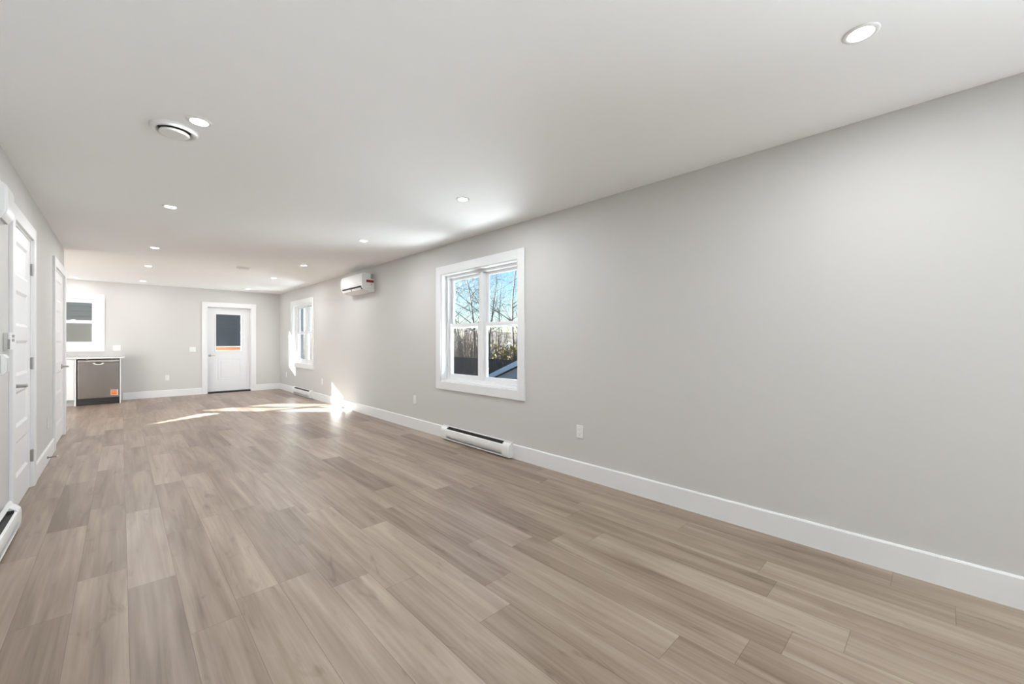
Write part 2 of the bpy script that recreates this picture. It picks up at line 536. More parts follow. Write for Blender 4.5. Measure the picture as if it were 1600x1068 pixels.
# ------------------------------------------------------------------ windows
def window(name, P, op, label, casing=0.10, screens=False, depth=0.125, cover=WT):
    a0, a1, z0, z1 = op
    c = casing
    bm = new_bm()
    lbox(bm, P, a0 - c, a0, 0, -0.02, z0 - c, z1 + c, 0.002)
    lbox(bm, P, a1, a1 + c, 0, -0.02, z0 - c, z1 + c, 0.002)
    lbox(bm, P, a0, a1, 0, -0.02, z1, z1 + c, 0.002)
    lbox(bm, P, a0, a1, 0, -0.02, z0 - c, z0, 0.002)
    # jamb lining
    t = 0.012
    lbox(bm, P, a0, a0 + t, -0.004, cover, z0, z1)
    lbox(bm, P, a1 - t, a1, -0.004, cover, z0, z1)
    lbox(bm, P, a0 + t, a1 - t, -0.004, cover, z1 - t, z1)
    lbox(bm, P, a0 + t, a1 - t, -0.004, cover, z0, z0 + t)
    root = struct(name, bm, M_trim, label, 'window')
    # vinyl frame
    bm = new_bm()
    f = 0.03
    A0, A1, B0, B1 = a0 + t, a1 - t, z0 + t, z1 - t
    d0, d1 = depth - 0.055, depth + 0.035
    lbox(bm, P, A0, A0 + f, d0, d1, B0, B1, 0.002)
    lbox(bm, P, A1 - f, A1, d0, d1, B0, B1, 0.002)
    lbox(bm, P, A0 + f, A1 - f, d0, d1, B1 - f, B1, 0.002)
    lbox(bm, P, A0 + f, A1 - f, d0, d1, B0, B0 + f, 0.002)
    am = (a0 + a1) / 2
    mw = 0.034
    lbox(bm, P, am - mw, am + mw, d0 + 0.005, d1, B0 + f, B1 - f, 0.002)
    obj('window_frame', bm, M_vinyl, root)
    zm = z0 + (z1 - z0) * 0.515
    s = 0.042
    for (u0, u1) in ((A0 + f, am - mw), (am + mw, A1 - f)):
        for which in ('lower', 'upper'):
            if which == 'upper':
                q0, q1, e0, e1 = zm - 0.028, B1 - f, depth, depth + 0.03
                rb, rt = 0.045, 0.034
            else:
                q0, q1, e0, e1 = B0 + f, zm + 0.028, depth - 0.035, depth - 0.002
                rb, rt = 0.05, 0.045
            bm = new_bm()
            lbox(bm, P, u0, u0 + s, e0, e1, q0, q1, 0.003)
            lbox(bm, P, u1 - s, u1, e0, e1, q0, q1, 0.003)
            lbox(bm, P, u0 + s, u1 - s, e0, e1, q0, q0 + rb, 0.003)
            lbox(bm, P, u0 + s, u1 - s, e0, e1, q1 - rt, q1, 0.003)
            sh = obj('sash', bm, M_vinyl, root)
            bm = new_bm()
            em = (e0 + e1) / 2
            lbox(bm, P, u0 + s - 0.004, u1 - s + 0.004, em - 0.002, em + 0.002, q0 + rb - 0.004, q1 - rt + 0.004)
            obj('pane', bm, M_glass, sh)
            if which == 'lower':
                # cam lock on the meeting rail, and tilt latches
                bm = new_bm()
                uc = (u0 + u1) / 2
                lbox(bm, P, uc - 0.03, uc + 0.03, e0 + 0.002, e1, q1, q1 + 0.012, 0.003)
                lbox(bm, P, uc - 0.008, uc + 0.045, e0 + 0.004, e0 + 0.016, q1 + 0.012, q1 + 0.02, 0.002)
                obj('lock', bm, M_vinyl, sh)
                if screens:
                    bm = new_bm()
                    lbox(bm, P, u0 + 0.005, u1 - 0.005, depth + 0.02, depth + 0.021, q0, zm)
                    obj('insect_screen', bm, M_screen, root)
    return root
window('window_1', P_right, WIN1, 'nearer twin sash window on the right wall, bare trees beyond')
window('window_2', P_right, WIN2, 'farther sash window on the right wall near the back corner')
window('window_3', P_back, WINK, 'kitchen window above the dishwasher on the back wall', screens=True)
window('window_4', P_right, WINF, 'side window behind the viewer')

# ------------------------------------------------------------------ back door
def lever(parent, P, a, z, d, dirn, length=0.115, out=0.055, matl=None):
    """rosette plus lever; d = depth of the face it sits on, sticks out towards the room (negative depth)"""
    matl = matl or M_chrome
    bm = new_bm()
    pt = [Vector(P(a, d, z)), Vector(P(a, d - 0.009, z))]
    add_tube(bm, pt, 0.030, 24)
    add_tube(bm, [P(a, d - 0.008, z), P(a, d - out, z)], [0.013, 0.011], 16)
    o = obj('handle', bm, matl, parent, True)
    smooth_by_angle(o)
    bm = new_bm()
    pts, rr = [], []
    for k in range(9):
        t = k / 8
        pts.append(P(a + dirn * (length * t - 0.008), d - out + 0.012 * t * t, z - 0.004 * math.sin(t * math.pi)))
        rr.append(0.0072 - 0.0015 * t)
    add_tube(bm, pts, rr, 12)
    l = obj('lever', bm, matl, o, True)
    return o

def back_door():
    P = P_back
    a0, a1, _, z1 = DOORB
    c = 0.10
    bm = new_bm()
    lbox(bm, P, a0 - c, a0, 0, -0.02, 0, z1 + c, 0.002)
    lbox(bm, P, a1, a1 + c, 0, -0.02, 0, z1 + c, 0.002)
    lbox(bm, P, a0, a1, 0, -0.02, z1, z1 + c, 0.002)
    t = 0.012
    lbox(bm, P, a0, a0 + t, -0.003, WT, 0, z1)
    lbox(bm, P, a1 - t, a1, -0.003, WT, 0, z1)
    lbox(bm, P, a0 + t, a1 - t, -0.003, WT, z1 - t, z1)
    root = struct('door_3', bm, M_trim, 'white exterior door with a half glass pane on the back wall', 'door')
    D = 0.105
    A0, A1, B0, B1 = a0 + t + 0.003, a1 - t - 0.003, 0.035, z1 - t - 0.003
    g = (1.635, 2.142, 1.004, 1.866)   # glass
    bm = new_bm()
    lbox(bm, P, A0, g[0], D, D + 0.045, B0, B1)
    lbox(bm, P, g[1], A1, D, D + 0.045, B0, B1)
    lbox(bm, P, g[0], g[1], D, D + 0.045, g[3], B1)
    lbox(bm, P, g[0], g[1], D, D + 0.045, B0, g[2])
    leaf = obj('door_leaf', bm, M_door, root)
    # moulded panel below
    bm = new_bm()
    p = (1.672, 2.14, 0.305, 0.815)
    w = 0.022
    for (x0, x1, q0, q1) in ((p[0], p[1], p[3] - w, p[3]), (p[0], p[1], p[2], p[2] + w), (p[0], p[0] + w, p[2] + w, p[3] - w), (p[1] - w, p[1], p[2] + w, p[3] - w)):
        lbox(bm, P, x0, x1, D, D - 0.007, q0, q1, 0.003)
    lbox(bm, P, p[0] + 0.055, p[1] - 0.055, D, D - 0.006, p[2] + 0.055, p[3] - 0.055, 0.004)
    obj('panel_moulding', bm, M_door, leaf)
    # glazing bead frame and glass
    bm = new_bm()
    w = 0.026
    for (x0, x1, q0, q1) in ((g[0] - w, g[1] + w, g[3], g[3] + w), (g[0] - w, g[1] + w, g[2] - w, g[2]), (g[0] - w, g[0], g[2], g[3]), (g[1], g[1] + w, g[2], g[3])):
        lbox(bm, P, x0, x1, D, D - 0.010, q0, q1, 0.003)
    bead = obj('glazing_frame', bm, M_door, leaf)
    bm = new_bm()
    lbox(bm, P, g[0] - 0.003, g[1] + 0.003, D + 0.018, D + 0.024, g[2] - 0.003, g[3] + 0.003)
    obj('door_glass', bm, M_glass, leaf)
    lever(leaf, P, 1.515, 0.885, D, 1)
    bm = new_bm()
    lbox(bm, P, a0 + t, a1 - t, 0.0, WT, 0.0, 0.034, 0.003)
    obj('threshold', bm, M_black, root)
back_door()

# ------------------------------------------------------------------ left wall panel doors
def panel_door(name, op, label, handle_a, handle_dir, hinge_a, near_over=0.10, far_over=0.10):
    P = P_left
    a0, a1, _, z1 = op
    bm = new_bm()
    lbox(bm, P, a0 - near_over, a0, 0, -0.02, 0, z1 + 0.10, 0.002)
    lbox(bm, P, a1, a1 + far_over, 0, -0.02, 0, z1 + 0.10, 0.002)
    lbox(bm, P, a0, a1, 0, -0.02, z1, z1 + 0.10, 0.002)
    t = 0.014
    lbox(bm, P, a0, a0 + t, -0.002, 0.12, 0, z1)
    lbox(bm, P, a1 - t, a1, -0.002, 0.12, 0, z1)
    lbox(bm, P, a0 + t, a1 - t, -0.002, 0.12, z1 - t, z1)
    root = struct(name, bm, M_trim, label, 'door')
    A0, A1, B0, B1 = a0 + t + 0.003, a1 - t - 0.003, 0.012, z1 - t - 0.003
    zs = [(0.225, 0.485), (0.590, 0.850), (0.965, 1.225), (1.330, 1.590), (1.700, 1.950)]
    st = 0.115
    bm = new_bm()
    lbox(bm, P, A0, A0 + st, 0.004, 0.04, B0, B1)
    lbox(bm, P, A1 - st, A1, 0.004, 0.04, B0, B1)
    prev = B0
    for q0, q1 in zs + [(B1, B1)]:
        lbox(bm, P, A0 + st, A1 - st, 0.004, 0.04, prev, q0)
        prev = q1
    leaf = obj('door_leaf', bm, M_door, root)
    for q0, q1 in zs:
        # sloped sticking and recessed flat field
        bm = new_bm()
        u0, u1 = A0 + st, A1 - st
        k = 0.022
        o4 = [P(u0, 0.004, q0), P(u1, 0.004, q0), P(u1, 0.004, q1), P(u0, 0.004, q1)]
        i4 = [P(u0 + k, 0.014, q0 + k), P(u1 - k, 0.014, q0 + k), P(u1 - k, 0.014, q1 - k), P(u0 + k, 0.014, q1 - k)]
        vo = [bm.verts.new(p) for p in o4]
        vi = [bm.verts.new(p) for p in i4]
        for i in range(4):
            bm.faces.new((vo[i], vo[(i + 1) % 4], vi[(i + 1) % 4], vi[i]))
        bm.faces.new(vi)
        vb = [bm.verts.new(Vector(P(0, 0.030, 0)) * 0 + Vector(p) + (Vector(P(0, 0.026, 0)) - Vector(P(0, 0, 0)))) for p in o4]
        bm.faces.new(list(reversed(vb)))
        for i in range(4):
            bm.faces.new((vo[i], vb[i], vb[(i + 1) % 4], vo[(i + 1) % 4]))
        obj('panel', bm, M_door, leaf)
    lever(leaf, P, handle_a, 0.90, 0.004, handle_dir, length=0.13, out=0.06)
    if hinge_a is not None:
        for z in (1.815, 1.035, 0.265):
            bm = new_bm()
            add_tube(bm, [P(hinge_a, -0.008, z - 0.05), P(hinge_a, -0.008, z + 0.05)], 0.007, 12)
            lbox(bm, P, hinge_a - 0.006, hinge_a + 0.012, -0.004, 0.006, z - 0.048, z + 0.048)
            obj('hinge', bm, M_hinge, root)
    return root
panel_door('door_1', D1, 'nearer white five panel door on the left wall, hinges showing', 4.52, 1, 5.252)
panel_door('door_2', D2, 'farther white panel door at the end of the left wall', 7.72, 1, None, 0.10, 0.10)

# ------------------------------------------------------------------ recessed lamps
def make_lamp(i, x, y, label, watts=LAMP_W):
    t = thing('recessed_light', (x, y, ZC), label, 'ceiling light', 'recessed ceiling lights')
    bm = new_bm()
    add_lathe(bm, [(0.042, -0.004), (0.047, -0.006), (0.055, -0.005), (0.060, -0.0005), (0.060, 0.0), (0.042, 0.0)], (0, 0, 0))
    bm.verts.ensure_lookup_table()
    r = obj('trim_ring', bm, M_plast, None, True)
    r.parent = t
    bm = new_bm()
    add_lathe(bm, [(0.0, -0.0045), (0.042, -0.0040), (0.042, 0.0)], (0, 0, 0))
    l = obj('lens', bm, M_lens, None, True)
    l.parent = t
    ld = bpy.data.lights.new('lamp_light', 'AREA')
    ld.shape = 'DISK'
    ld.size = 0.08
    ld.energy = watts
    ld.color = (0.95, 0.98, 1.0)
    lo = bpy.data.objects.new('lamp_light', ld)
    lo.location = (0, 0, -0.012)
    lo.parent = t
    C.objects.link(lo)
LA = [(2.125, 0.22, 'recessed round ceiling light in the top right, nearest the viewer'),
      (2.125, 2.84, 'recessed ceiling light above the nearer window, second in the right row'),
      (2.13, 4.84, 'recessed ceiling light third in the right row, before the heat pump'),
      (2.12, 7.06, 'recessed ceiling light beside the streak of sun near the heat pump'),
      (2.13, 8.87, 'recessed ceiling light level with the farther window'),
      (2.13, 11.12, 'recessed ceiling light right above the exterior door, last of the right row', 4.0),
      (0.315, 2.85, 'recessed ceiling light beside the large round air diffuser'),
      (0.325, 4.83, 'recessed ceiling light second in the left row, after the large diffuser'),
      (0.32, 7.08, 'recessed ceiling light third in the left row'),
      (0.32, 8.87, 'recessed ceiling light fourth in the left row'),
      (0.32, 11.13, 'recessed ceiling light last in the left row, by the back wall', 3.0),
      (-0.645, 11.42, 'recessed ceiling light over the kitchen window and counter', 2.0)]
for i, a in enumerate(LA):
    make_lamp(i, *a)

# ------------------------------------------------------------------ ceiling diffusers
def diffuser(x, y, s, label):
    t = thing('air_diffuser', (x, y, ZC), label, 'ceiling vent')
    bm = new_bm()
    add_lathe(bm, [(0.076 * s, -0.004), (0.086 * s, -0.020), (0.095 * s, -0.024), (0.108 * s, -0.018), (0.113 * s, -0.008), (0.113 * s, 0.0), (0.060 * s, 0.0)], (0, 0, 0), 64)
    r = obj('outer_ring', bm, M_plast, None, True)
    r.parent = t
    smooth_by_angle(r, 50)
    bm = new_bm()
    add_lathe(bm, [(0.0, -0.003), (0.0755 * s, -0.003), (0.0755 * s, 0.0)], (0, 0, 0), 48)
    d = obj('dark_throat', bm, M_black, None, True)
    d.parent = t
    d['label'] = 'dark gap around the disc'
    bm = new_bm()
    add_lathe(bm, [(0.0, -0.034), (0.045 * s, -0.0335), (0.066 * s, -0.031), (0.0705 * s, -0.027), (0.069 * s, -0.022), (0.02 * s, -0.018), (0.012 * s, -0.003)], (0, 0, 0), 64)
    d = obj('centre_disc', bm, M_plast, None, True)
    d.parent = t
    smooth_by_angle(d, 50)
diffuser(0.223, 3.05, 1.0, 'large round white air diffuser nearest the viewer on the ceiling')
diffuser(1.46, 7.96, 0.85, 'small round white air diffuser far down the middle of the ceiling')

# ------------------------------------------------------------------ baseboard heaters
def heater(name, P, a0, a1, label):
    t = thing(name, P((a0 + a1) / 2, 0, 0), label, 'heater', 'electric baseboard heaters')
    dw = -0.0155
    def ext(bm, prof, b0, b1):
        add_prism(bm, [P(b0, d, z) for d, z in prof], Vector(P(b1, 0, 0)) - Vector(P(b0, 0, 0)))
    bm = new_bm()   # back plate
    ext(bm, [(dw, 0.012), (dw - 0.004, 0.012), (dw - 0.004, 0.16), (dw - 0.020, 0.165), (dw - 0.022, 0.170), (dw, 0.172)], a0, a1)
    obj('back_plate', bm, M_enamel, t)
    bm = new_bm()   # curved front cover
    cov = [(-0.058, 0.138), (-0.069, 0.131), (-0.0728, 0.110), (-0.0733, 0.080), (-0.069, 0.052), (-0.056, 0.040), (-0.052, 0.040), (-0.060, 0.058), (-0.066, 0.081), (-0.065, 0.104), (-0.062, 0.125), (-0.056, 0.131)]
    ext(bm, cov, a0 + 0.004, a1 - 0.004)
    f = obj('front_cover', bm, M_enamel, t)
    smooth_by_angle(f, 40)
    bm = new_bm()   # lower lip
    ext(bm, [(dw - 0.004, 0.012), (-0.066, 0.012), (-0.069, 0.020), (-0.066, 0.022), (dw - 0.004, 0.016)], a0 + 0.004, a1 - 0.004)
    obj('lower_lip', bm, M_enamel, t)
    bm = new_bm()   # element, with dark liner sheets added to deepen the slot's shade
    lbox(bm, P, a0 + 0.111, a1 - 0.111, dw - 0.008, -0.050, 0.045, 0.126)
    lbox(bm, P, a0 + 0.111, a1 - 0.111, dw - 0.0045, dw - 0.009, 0.045, 0.159)
    for b0 in (a0 + 0.1105, a1 - 0.1135):
        lbox(bm, P, b0, b0 + 0.003, dw - 0.009, -0.055, 0.045, 0.148)
    e = obj('fins_and_liner', bm, M_fin, t)
    e['label'] = 'dark heating element and added dark liner seen through the slots'
    for (b0, b1) in ((a0, a0 + 0.11), (a1 - 0.11, a1)):   # closed end boxes
        bm = new_bm()
        ext(bm, [(dw - 0.004, 0.012), (-0.066, 0.012), (-0.071, 0.028), (-0.0735, 0.055), (-0.0735, 0.110), (-0.070, 0.132), (-0.060, 0.146), (dw - 0.022, 0.163), (dw - 0.004, 0.166)], b0, b1)
        k = obj('end_cap', bm, M_enamel, t)
        smooth_by_angle(k, 30)
    return t
heater('baseboard_heater', P_right, 3.08, 4.325, 'white electric baseboard heater under the nearer window')
heater('baseboard_heater', P_right, 9.24, 10.50, 'white electric baseboard heater under the farther window')
heater('baseboard_heater', P_left, 2.60, 4.17, 'white baseboard heater on the left wall below the thermostat')

# ------------------------------------------------------------------ wall plates
def outlet(P, a, z, label):
    t = thing('wall_outlet', P(a, 0, z), label, 'outlet', 'duplex wall outlets')
    bm = new_bm()
    lbox(bm, P, a - 0.036, a + 0.036, 0, -0.007, z - 0.058, z + 0.058, 0.003)
    pl = obj('cover_plate', bm, M_plast, t)
    for s in (-1, 1):
        bm = new_bm()
        zc = z + s * 0.020
        lbox(bm, P, a - 0.017, a + 0.017, -0.006, -0.0095, zc - 0.0165, zc + 0.0165, 0.002)
        f = obj('receptacle', bm, M_plast, pl)
        bm = new_bm()
        lbox(bm, P, a - 0.008, a - 0.006, -0.009, -0.0099, zc - 0.002, zc + 0.007)
        lbox(bm, P, a + 0.006, a + 0.008, -0.009, -0.0099, zc - 0.002, zc + 0.006)
        add_tube(bm, [P(a, -0.009, zc - 0.009), P(a, -0.0099, zc - 0.009)], 0.0028, 10)
        f2 = obj('slots', bm, M_grey, pl)
    return t
outlet(P_right, 2.228, 0.413, 'white wall outlet on the right wall to the right of the nearer window')
outlet(P_right, 5.065, 0.408, 'white wall outlet on the right wall between nearer window and sunlit patch')
outlet(P_right, 8.71, 0.400, 'white wall outlet between the farther window and the sunlit patch')
outlet(P_right, 11.20, 0.400, 'white wall outlet nearest the back corner, left of the farther heater')
outlet(P_back, 0.736, 0.420, 'white wall outlet on the back wall between dishwasher and exterior door')
outlet(P_left, 6.32, 0.385, 'white wall outlet on the left wall between the two panel doors')

def switch(P, a, z, n, label):
    t = thing('wall_switch', P(a, 0, z), label, 'switch')
    w = 0.036 + 0.023 * (n - 1)
    bm = new_bm()
    lbox(bm, P, a - w, a + w, 0, -0.007, z - 0.058, z + 0.058, 0.003)
    pl = obj('cover_plate', bm, M_plast, t)
    for k in range(n):
        ac = a + (k - (n - 1) / 2) * 0.046
        bm = new_bm()
        add_prism(bm, [P(ac - 0.0165, -0.006, z - 0.033), P(ac - 0.0165, -0.013, z - 0.033), P(ac - 0.0165, -0.008, z + 0.033), P(ac - 0.0165, -0.006, z + 0.033)], Vector(P(0.033, 0, 0)) - Vector(P(0, 0, 0)))
        obj('rocker', bm, M_plast, pl)
    return t
switch(P_back, 1.182, 1.038, 2, 'white double rocker switch left of the exterior door')
switch(P_back, -0.062, 1.085, 2, 'white double plate on the back wall above the counter end')

# ------------------------------------------------------------------ things on the left wall
P = P_left
t = thing('door_chime', P(3.80, 0, 2.02), 'white rounded door chime box high on the left wall', 'door chime')
bm = new_bm()
prof = [(0.0, 0.115), (-0.048, 0.115), (-0.066, 0.104), (-0.073, 0.080), (-0.073, -0.045), (-0.068, -0.065), (-0.052, -0.090), (-0.030, -0.100), (0.0, -0.100)]
add_prism(bm, [P(3.70, d, 2.02 + z) for d, z in prof], (0, 0.22, 0))
bmesh.ops.bevel(bm, geom=[e for e in bm.edges if abs((e.verts[0].co - e.verts[1].co).y) < 1e-5], offset=0.008, segments=3, affect='EDGES')
o = obj('chime_housing', bm, M_plast, t)
smooth_by_angle(o, 40)
for k in range(7):
    a = 3.73 + k * 0.026
    bm = new_bm()
    lbox(bm, P, a, a + 0.006, -0.030, -0.050, 1.922, 1.935)
    obj('sound_slot', bm, M_grey, o)

t = thing('thermostat', P(4.20, 0, 1.22), 'white electronic thermostat with two grey buttons beside the nearer door', 'thermostat')
bm = new_bm()
lbox(bm, P, 4.135, 4.275, 0, -0.018, 1.163, 1.273, 0.003)
obj('wall_base', bm, M_plast2, t)
bm = new_bm()
lbox(bm, P, 4.135, 4.275, -0.018, -0.030, 1.163, 1.277, 0.003)
body = obj('front_body', bm, M_plast, t)
for k in range(2):
    bm = new_bm()
    z = 1.253 - k * 0.027
    lbox(bm, P, 4.195, 4.262, -0.029, -0.0325, z - 0.009, z + 0.009, 0.002)
    b = obj('button', bm, M_grey, t)
bm = new_bm()
for k in range(8):
    lbox(bm, P, 4.1335, 4.1365, -0.019, -0.029, 1.170 + k * 0.008, 1.174 + k * 0.008)
obj('vent_slots', bm, M_black, t)

t = thing('wall_control', P(3.87, 0, 1.08), 'grey sided white wall control with slanted front below the thermostat', 'switch')
bm = new_bm()
prof = [(0.0, 0.060), (-0.042, 0.060), (-0.054, 0.044), (-0.056, -0.040), (-0.046, -0.056), (0.0, -0.056)]
add_prism(bm, [P(3.80, d, 1.08 + z) for d, z in prof], (0, 0.11, 0))
bmesh.ops.bevel(bm, geom=[e for e in bm.edges if abs((e.verts[0].co - e.verts[1].co).y) < 1e-5], offset=0.005, segments=2, affect='EDGES')
o = obj('control_housing', bm, M_plast, t)
smooth_by_angle(o, 40)
bm = new_bm()
add_prism(bm, [P(3.825, -0.0545, 1.050), P(3.825, -0.0600, 1.052), P(3.825, -0.0565, 1.118), P(3.825, -0.052, 1.118)], (0, 0.06, 0))
o = obj('rocker', bm, M_plast2, t)
bm = new_bm()
lbox(bm, P, 3.799, 3.801, -0.004, -0.038, 1.030, 1.134)
o = obj('side_plate', bm, M_plast2, t)

t = thing('door_stop', P(6.13, 0, 0.085), 'spring door stop on the baseboard between the two left doors', 'door stop')
bm = new_bm()
add_tube(bm, [P(6.13, -0.015, 0.065), P(6.13, -0.022, 0.065)], 0.012, 16)
obj('mounting_foot', bm, M_hinge, t)
bm = new_bm()
pts = []
for k in range(121):
    a = k / 120 * 10 * 2 * math.pi
    pts.append(P(6.13 + 0.006 * math.cos(a), -0.020 - 0.060 * k / 120, 0.065 + 0.006 * math.sin(a)))
add_tube(bm, pts, 0.0022, 6)
obj('spring', bm, M_hinge, t, True)
bm = new_bm()
add_tube(bm, [P(6.13, -0.078, 0.065), P(6.13, -0.090, 0.065)], [0.009, 0.008], 14)
o = obj('rubber_tip', bm, M_plast, t)

# ------------------------------------------------------------------ heat pump
t = thing('heat_pump', (XR, 6.76, 2.02), 'white wall mounted heat pump with a red side label', 'air conditioner')
y0, y1 = 6.335, 7.185
def prof3(pr, y, dx=0): return [(XR - d, y, z) for d, z in pr]
body = [(0.0, 2.315), (0.150, 2.315), (0.182, 2.308), (0.198, 2.285), (0.202, 2.250), (0.202, 2.120), (0.196, 2.085), (0.180, 2.060), (0.120, 2.030), (0.05, 2.020), (0.0, 2.020)]
bm = new_bm()
add_prism(bm, prof3(body, y0), (0, y1 - y0, 0))
bmesh.ops.bevel(bm, geom=[e for e in bm.edges if abs((e.verts[0].co - e.verts[1].co).y) < 1e-5], offset=0.006, segments=2, affect='EDGES')
o = obj('housing', bm, M_plast, t)
smooth_by_angle(o, 35)
bm = new_bm()
fp = [(0.150, 2.318), (0.186, 2.312), (0.204, 2.287), (0.208, 2.250), (0.208, 2.125), (0.204, 2.110), (0.200, 2.110), (0.200, 2.250), (0.196, 2.283), (0.180, 2.306), (0.150, 2.314)]
add_prism(bm, prof3(fp, y0 - 0.004), (0, y1 - y0 + 0.008, 0))
o = obj('front_panel', bm, M_plast, t)
smooth_by_angle(o, 35)
bm = new_bm()
add_prism(bm, [(XR - 0.2005, y0 + 0.05, 2.112), (XR - 0.2070, y0 + 0.05, 2.106), (XR - 0.1880, y0 + 0.05, 2.052), (XR - 0.176, y0 + 0.05, 2.056)], (0, y1 - y0 - 0.10, 0))
o = obj('outlet_slot', bm, M_black, t)
for (b0, b1) in ((y0 + 0.06, (y0 + y1) / 2 - 0.02), ((y0 + y1) / 2 + 0.02, y1 - 0.06)):
    bm = new_bm()
    add_prism(bm, [(XR - 0.203, b0, 2.082), (XR - 0.209, b0, 2.079), (XR - 0.194, b0, 2.046), (XR - 0.186, b0, 2.046)], (0, b1 - b0, 0))
    obj('louvre', bm, M_plast, t)
bm = new_bm()
add_box(bm, (XR - 0.135, y0 - 0.002, 2.165), (XR - 0.012, y0 + 0.001, 2.205))
o = obj('red_label', bm, M_red, t)
bm = new_bm()
add_box(bm, (XR - 0.062, y0 - 0.002, 2.225), (XR - 0.012, y0 + 0.001, 2.305))
o = obj('rating_label', bm, M_olive, t)
bm = new_bm()
add_box(bm, (XR - 0.062, y0 - 0.002, 2.125), (XR - 0.032, y0 + 0.001, 2.150))
o = obj('small_label', bm, M_plast2, t)

# ------------------------------------------------------------------ kitchen
YD = 11.25
t = thing('dishwasher', (-0.305, YD + 0.3, 0), 'stainless steel dishwasher with an orange sticker at the counter end', 'dishwasher')
xa, xb = -0.607, -0.022
bm = new_bm()
add_box(bm, (xa, YD + 0.035, 0.0), (xb, YB - 0.02, 0.868))
obj('tub_body', bm, M_black, t)
bm = new_bm()
add_box(bm, (xa + 0.016, YD, 0.125), (xb - 0.006, YD + 0.034, 0.815), 0.004)
door = obj('door', bm, M_steel, t)
bm = new_bm()
add_box(bm, (xa + 0.016, YD - 0.004, 0.820), (xb - 0.006, YD + 0.034, 0.860), 0.004)
cp = obj('control_panel', bm, M_steel2, t)
bm = new_bm()
add_box(bm, (xa + 0.03, YD - 0.0055, 0.842), (xa + 0.14, YD - 0.003, 0.848))
obj('indicator_strip', bm, M_black, cp)
bm = new_bm()   # pocket handle: bright scoop with a dark mouth
xc = (xa + xb) / 2
pp = []
for k in range(13):
    a = math.pi + math.pi * k / 12
    pp.append((xc + 0.078 * math.cos(a), YD - 0.012, 0.806 + 0.042 * math.sin(a)))
add_prism(bm, pp, (0, 0.014, 0))
h = obj('pocket_handle', bm, M_bright, door)
bm = new_bm()
pp = []
for k in range(13):
    a = math.pi + math.pi * k / 12
    pp.append((xc + 0.048 * math.cos(a), YD - 0.0135, 0.806 + 0.020 * math.sin(a)))
add_prism(bm, pp, (0, 0.004, 0))
obj('handle_recess', bm, M_black, door)
bm = new_bm()
add_box(bm, (xa + 0.004, YD + 0.012, 0.012), (xb - 0.004, YD + 0.032, 0.119), 0.002)
o = obj('kick_plate', bm, M_black, t)
o['label'] = 'black kick plate'
bm = new_bm()
sx0, sx1 = xb - 0.125, xb - 0.022
add_box(bm, (sx0, YD - 0.0015, 0.165), (sx1, YD + 0.001, 0.272))
st = obj('sticker', bm, M_paper, door)
bm = new_bm()
for z0, z1 in ((0.170, 0.190), (0.198, 0.222), (0.232, 0.258)):
    add_box(bm, (sx0 + 0.004, YD - 0.0022, z0), (sx1 - 0.008, YD, z1))
obj('sticker_print', bm, M_orange, door)
bm = new_bm()
for z0, z1 in ((0.190, 0.197), (0.223, 0.230), (0.260, 0.268)):
    add_box(bm, (sx0 + 0.004, YD - 0.0022, z0), (sx1 - 0.012, YD, z1))
obj('sticker_print', bm, M_rust, door)
for x in (xa + 0.13, xb - 0.12):
    bm = new_bm()
    add_box(bm, (x, YD + 0.004, 0.868), (x + 0.02, YD + 0.06, 0.882), 0.002)
    obj('mounting_bracket', bm, M_grey, t)

bm = new_bm()
add_box(bm, (-0.018, YD - 0.005, 0.0), (0.0, YB - 0.001, 0.884), 0.0015)
tag(obj('end_panel', bm, M_cab), 'thin white end panel closing the counter beside the dishwasher', 'cabinet panel')

def base_cabinet(x0, x1, label):
    t = thing('base_cabinet', ((x0 + x1) / 2, YD + 0.3, 0), label, 'cabinet', 'kitchen base cabinets')
    bm = new_bm()
    add_box(bm, (x0, YD + 0.02, 0.115), (x1, YB - 0.002, 0.884))
    obj('carcass', bm, M_cab, t)
    bm = new_bm()
    add_box(bm, (x0, YD + 0.06, 0.0), (x1, YD + 0.08, 0.115))
    obj('toe_kick', bm, M_toe, t)
    bm = new_bm()
    add_box(bm, (x0 + 0.003, YD, 0.118), (x1 - 0.003, YD + 0.0195, 0.880), 0.002)
    d = obj('cabinet_door', bm, M_cab, t)
    bm = new_bm()
    add_tube(bm, [(x0 + 0.06, YD - 0.028, 0.70), (x0 + 0.06, YD - 0.028, 0.83)], 0.006, 10)
    for z in (0.715, 0.815):
        add_tube(bm, [(x0 + 0.06, YD + 0.001, z), (x0 + 0.06, YD - 0.028, z)], 0.005, 10)
    obj('pull', bm, M_chrome, d, True)
bm = new_bm()
add_box(bm, (-0.634, YD - 0.003, 0.0), (-0.612, YB - 0.001, 0.884), 0.0015)
tag(obj('filler_panel', bm, M_cab), 'thin white filler panel on the left side of the dishwasher', 'cabinet panel')
base_cabinet(-1.24, -0.636, 'white kitchen base cabinet with grey toe kick left of the dishwasher')
base_cabinet(-1.85, -1.244, 'white kitchen base cabinet under the kitchen window, second from the dishwasher')
bm = new_bm()
add_box(bm, (-1.86, YD - 0.03, 0.886), (0.052, YB - 0.001, 0.915), 0.003)
tag(obj('countertop', bm, M_counter), 'white quartz kitchen countertop running over the dishwasher', 'countertop')

# ------------------------------------------------------------------ outdoors
GZ = -1.35
bm = new_bm()
add_box(bm, (-60, -40, GZ - 0.3), (120, 120, GZ))
struct('ground', bm, M_ground, 'dry lawn outside', 'ground')
# foundation and outer cladding of this house below the floor
bm = new_bm()
add_box(bm, (XK - 0.1, YF - 0.15, GZ), (XR + WT - 0.01, YB + WT - 0.01, -0.21))
struct('house_foundation', bm, M_ext)

